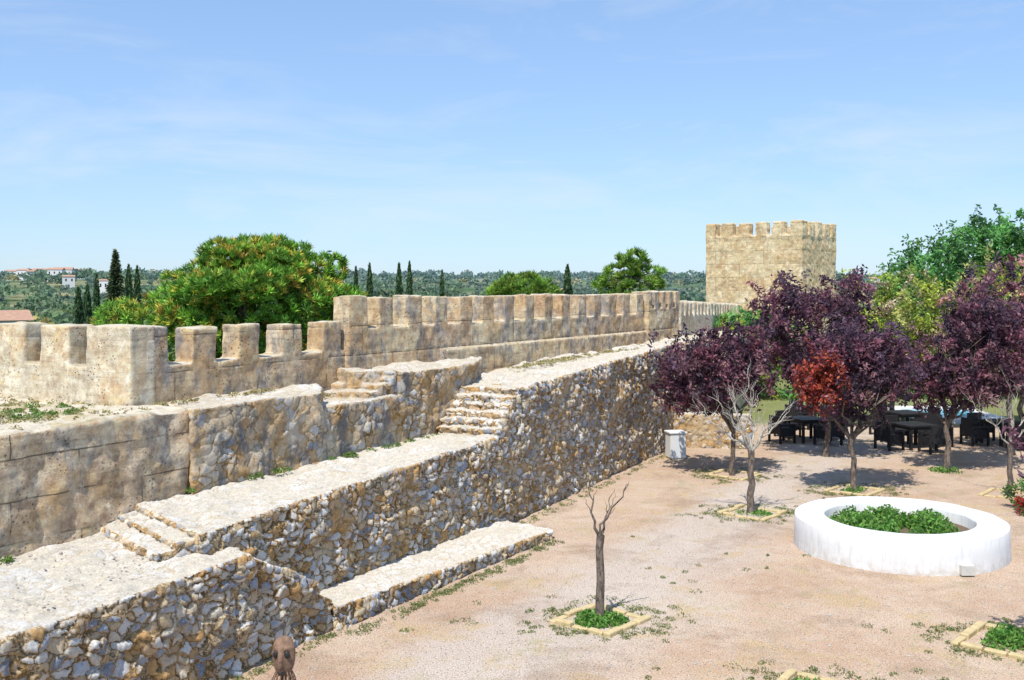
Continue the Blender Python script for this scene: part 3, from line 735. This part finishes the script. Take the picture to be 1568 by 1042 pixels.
def weeds():
    C=[]
    for i in range(420):
        x=random.uniform(-4,13); y=random.uniform(9.5,31)
        v = mn.noise(Vector((x*.45,y*.45,2)))+.5*mn.noise(Vector((x*1.4,y*1.4,7)))
        if v < .2+random.uniform(-.2,.2): continue
        if x*.87-y*.49 < -9.2: continue
        if math.hypot(x-cx,y-cy) < ro+.05: continue
        C.append((x,y,0,random.uniform(.03,.12)))
    for i in range(130):
        k=random.random(); C.append((-2.42+3.25*k+random.uniform(0,.25), 14.8+5.5*k-random.uniform(0,.2), 0, random.uniform(.05,.12)))
    for i in range(80):
        k=random.uniform(.33,1); C.append((-2.62+7.48*k+random.uniform(0,.3), 16.1+15.3*k, 0, random.uniform(.05,.14)))
    for i in range(60):
        k=random.random(); C.append((-4.6+2*k+random.uniform(0,.2), 11+4*k-.1, 0, random.uniform(.05,.12)))
    for (a,b) in ((1.32,15.35),(5.3,22.6),(6.95,14.35),(3.75,12.55),(5.87,27.2),(8.4,25.1)):
        for i in range(90):
            t_=random.uniform(0,6.28); q=random.uniform(.65,1.1)*(1.3 if random.random()<.25 else 1)
            C.append((a+math.cos(t_)*q,b+math.sin(t_)*q*.8,0,random.uniform(.04,.14)))
    plants('weeds', None, C, 26, .020, .04, [(.20,.26,.08),(.25,.29,.11),(.34,.30,.14),(.14,.22,.06)])
    C2=[]
    for i in range(26):
        k=random.uniform(-.05,1.12); z=1.5 if k<.24 else 1.86
        C2.append((-6.5+5.07*k+.12, 13.2+8.75*k-.02, z, random.uniform(.06,.16)))
    for i in range(34):
        C2.append((random.uniform(-9.5,-6.5), random.uniform(14.6,16.2), 3.1, random.uniform(.05,.15)))
    plants('wall_weeds', None, C2, 60, .03, .07, [(.18,.32,.06),(.28,.34,.12),(.12,.22,.05)])
    C3=[]
    for i in range(230):
        k=random.random()**.8; C3.append((-.45+6.1*k+random.uniform(0,.5), 25.0+10*k-random.uniform(0,.3), 3.0+.2*k, random.uniform(.05,.14)))
    for i in range(260):
        x=random.uniform(-10,-5.2); y=random.uniform(13.5,17.6)
        if x > -6.6+5.07*(y-13.2)/8.75-.3 or y > 16.1+(-6-x)*.55: continue
        C3.append((x,y,3.1,random.uniform(.04,.14)))
    for i in range(60):
        k=random.random(); C3.append((-5.8+2.5*k+random.uniform(0,.25),16.1+5.0*k,3.12 if k<.5 else 2.85,random.uniform(.04,.1)))
    plants('dry_grass', None, C3, 22, .03, .05, [(.50,.42,.20),(.40,.36,.16),(.30,.30,.12),(.56,.48,.28)])
weeds()
def pebbles():
    V=[];F=[];o=0
    for i in range(5200):
        if i < 4600:
            x=random.uniform(-4,12); y=random.uniform(9.5,27); zb=0
            if x*.87-y*.49 < -9.0 or math.hypot(x-cx,y-cy)<ro+.05: continue
        else:
            y=random.uniform(9,13.6); x=random.uniform(-8.4,-4.4); zb=1.52
            if x > -5.2+(y-10.2)*.5-.15 or x < -6.6+(y-13.2)*.58+.1: continue
        s=random.uniform(.006,.022)*(1.7 if random.random()<.05 else 1)
        base=[(1,0,0),(0,1,0),(-1,0,0),(0,-1,0),(0,0,.7),(0,0,-.6)]
        a=random.uniform(0,3)
        for b in base:
            q=s*random.uniform(.7,1.3); V.append((x+(b[0]*math.cos(a)-b[1]*math.sin(a))*q,y+(b[0]*math.sin(a)+b[1]*math.cos(a))*q,b[2]*q+.004+zb))
        for f in ((0,1,4),(1,2,4),(2,3,4),(3,0,4),(1,0,5),(2,1,5),(3,2,5),(0,3,5)): F.append([k+o for k in f])
        o+=6
    add_obj('pebbles', np_mesh('pebbles', V, F, [simple_mat('pebble',(.50,.46,.40),.9,.35,3)]))
pebbles()

def binf(b):
    prism(b, [(-.24,-.22),(.24,-.22),(.24,.22),(-.24,.22)], .04, .74)
    prism(b, [(-.27,-.25),(.27,-.25),(.27,.25),(-.27,.25)], .743, .80)
    prism(b, [(-.20,-.18),(.20,-.18),(.20,.18),(-.20,.18)], -.02, .037)
o=bm_obj('white_planter_box', binf, simple_mat('white_plastic',(.80,.81,.80),.5,.04,5,bump=.05), None, .015); o.location=(4.78,29.9,0); o.rotation_euler=(0,0,.2)

RAT = simple_mat('dark_rattan', (.035,.032,.034), .5, .35, 60, bump=.6)
def chairf(b):
    box(b,-.27,.27,-.28,.24,.28,.40); box(b,-.27,.27,.243,.31,.30,.86)
    for sx in (-1,1):
        x0,x1 = (-.34,-.273) if sx<0 else (.273,.34)
        box(b,x0,x1,-.28,.31,.56,.63)
        box(b,x0,x1,-.28,-.22,.0,.557); box(b,x0,x1,.25,.31,.0,.557)
        box(b,x0+.02,x1-.02,-.217,.247,.24,.50)
    box(b,-.25,.25,-.27,.22,.404,.46)
def tablef(b):
    box(b,-.5,.5,-.5,.5,.70,.75); box(b,-.46,.46,-.46,.46,.62,.697)
    for x in (-.42,.42):
        for y in (-.42,.42): box(b,x-.04,x+.04,y-.04,y+.04,0,.617)
cm=None; tmesh=None
for (tx,ty) in ((9.6,33.3),(12.5,31.9),(13.4,34.9),(15.6,32.6),(10.9,36.4)):
    if tmesh is None:
        to=bm_obj('patio_table',tablef,RAT,None,.01); tmesh=to.data
    else: to=add_obj('patio_table',tmesh)
    to.location=(tx,ty,0); to.rotation_euler=(0,0,.3)
    for k in range(4):
        a=.3+k*math.pi/2+random.uniform(-.15,.15)
        if cm is None: co_=bm_obj('rattan_chair',chairf,RAT,None,.015); cm=co_.data
        else: co_=add_obj('rattan_chair',cm)
        co_.location=(tx-math.sin(a)*.95,ty+math.cos(a)*.95,0); co_.rotation_euler=(0,0,a)

WAT,t=newmat('pool_water')
co=t.n('ShaderNodeTexCoord').outputs['Object']
bp=t.n('ShaderNodeBump',{'Strength':.15,'Distance':.05,'Height':t.noise(co,4)})
p=t.n('ShaderNodeBsdfPrincipled',{'Base Color':(.10,.48,.68,1),'Roughness':.12,'Normal':bp.outputs[0]}); t.out(p.outputs[0])
pe_=bpy.data.objects.new('swimming_pool',None); COL.objects.link(pe_)
x0,x1,y0,y1=15.5,18.0,38.4,41.0
def rim(b):
    box(b,x0-.4,x1+.4,y0-.9,y0,0,.14);box(b,x0-.4,x1+.4,y1,y1+.9,0,.14);box(b,x0-.4,x0,y0+.003,y1-.003,0,.14);box(b,x1,x1+.4,y0+.003,y1-.003,0,.14)
bm_obj('pool_coping',rim,WHITE,pe_)
bm_obj('water',lambda b: box(b,x0+.002,x1-.002,y0+.002,y1-.002,-.1,.08),WAT,pe_)

# rusted mask sculpture
RUST=simple_mat('rusted_metal',(.34,.21,.14),.75,.5,16,metallic=.05,bump=.8)
sc=bpy.data.objects.new('rusted_metal_sculpture',None); COL.objects.link(sc); sc.location=(-2.45,11.0,0); sc.rotation_euler=(0,0,-.1)
V=[];F=[]; nu,nv=36,30
for i in range(nv+1):
    f=i/nv; th=f*math.pi; z=1.03+.22*math.cos(th)
    w=.135*math.sin(th)**.8*(1.12-.40*f)
    for j in range(nu):
        a=2*math.pi*j/nu; x=math.cos(a)*w; y=math.sin(a)*w*.75
        if y<0:
            y-=.07*math.exp(-((x/.026)**2))*math.exp(-((z-1.0)/.11)**2)
            y-=.03*math.exp(-((z-1.145)/.02)**2)*math.exp(-((abs(x)-.06)/.04)**2)
        V.append((x,y,z))
for i in range(nv):
    for j in range(nu):
        k=(j+1)%nu; F.append((i*nu+j,(i+1)*nu+j,(i+1)*nu+k,i*nu+k))
add_obj('head',np_mesh('head',V,F,[RUST],None,True),sc)
def eyes(b):
    for ex in (-.062,.062): bmesh.ops.create_uvsphere(b,u_segments=14,v_segments=10,radius=.038,matrix=Matrix.Translation((ex,-.088,1.085))@Matrix.Rotation(.35*(1 if ex<0 else -1),4,'Y')@Matrix.Diagonal((.8,.6,1.1,1)))
    bmesh.ops.create_uvsphere(b,u_segments=14,v_segments=10,radius=.04,matrix=Matrix.Translation((0,-.075,.885))@Matrix.Diagonal((1.2,.7,.35,1)))
bm_obj('painted_hollows',eyes,DARK,sc,0,True)  # dark bulging spheres paint the shade of hollow eyes and mouth
parts=[tube([(0,0,.85),(0,.02,.5),(0,0,-.02)],[.03,.025,.035],8)]
for k in range(15):
    a=2*math.pi*k/15; c,s=math.cos(a),math.sin(a)
    parts.append(tube([(c*.07,s*.055,.90),(c*.12,s*.10,.80),(c*.14,s*.12,.66),(c*.11,s*.09,.45),(c*.04,s*.03,.3)],[.010]*5,5))
for zz,r_ in ((.80,.122),(.66,.142),(.45,.112)):
    parts.append(tube([(math.cos(a)*r_,math.sin(a)*r_*.8,zz) for a in np.linspace(0,2*math.pi,17)],[.009]*17,5))
V,F=merge(parts); add_obj('cage_body',np_mesh('cage',V,F,[RUST],None,True),sc)
bm_obj('base_plate',lambda b: box(b,-.16,.16,-.16,.16,-.01,.02),RUST,sc)

# ---------------------------------------------------------------- sky & light
w=bpy.data.worlds.new('World'); scene.world=w; w.use_nodes=True
t=NT(w)
SD=Vector((-.37,-.929,0)).normalized(); EL=math.radians(58)
sd=Vector((SD.x*math.cos(EL),SD.y*math.cos(EL),math.sin(EL)))
sky=t.n('ShaderNodeTexSky',None,sky_type='NISHITA'); sky.sun_disc=False
sky.sun_elevation=EL; sky.sun_rotation=math.atan2(SD.x,SD.y)%(2*math.pi)
sky.air_density=1.0; sky.dust_density=.3; sky.ozone_density=2.0
gam=t.n('ShaderNodeGamma',{0:sky.outputs[0],1:.56}).outputs[0]
tin=t.mix(1.0,gam,(1.50,1.90,2.48,1),'MULTIPLY')
g=t.n('ShaderNodeTexCoord').outputs['Generated']
cn=t.noise(t.mapping(g,(1.8,1.8,8),(0,.12,0)),2.0,8,.62,.6)
cn2=t.noise(t.mapping(g,(1,1,3),(0,0,0),(.3,0,.2)),1.5,3)
cf=t.math('MULTIPLY',t.ramp(cn,[(.48,0),(.76,1)]),t.ramp(cn2,[(.42,0.08),(.62,.50)]))
colr_=t.mix(cf,tin,(5.6,6.0,6.3,1))
bg=t.n('ShaderNodeBackground',{0:colr_,1:.15})
t.n('ShaderNodeOutputWorld',{0:bg.outputs[0]})
sl=bpy.data.lights.new('sun','SUN'); sl.energy=5.0; sl.angle=math.radians(.5); sl.color=(1,.955,.875)
so=bpy.data.objects.new('sun',sl); COL.objects.link(so); so.rotation_euler=sd.to_track_quat('Z','Y').to_euler()

cam=bpy.data.cameras.new('camera'); cam.lens=36; cam.sensor_width=36; cam.shift_y=-.0517; cam.clip_end=12000; cam.clip_start=.1
cobj=bpy.data.objects.new('camera',cam); COL.objects.link(cobj); cobj.location=(0,0,5); cobj.rotation_euler=(math.radians(90),0,0)
scene.camera=cobj
scene.view_settings.view_transform='Standard'; scene.view_settings.look='None'; scene.view_settings.exposure=0
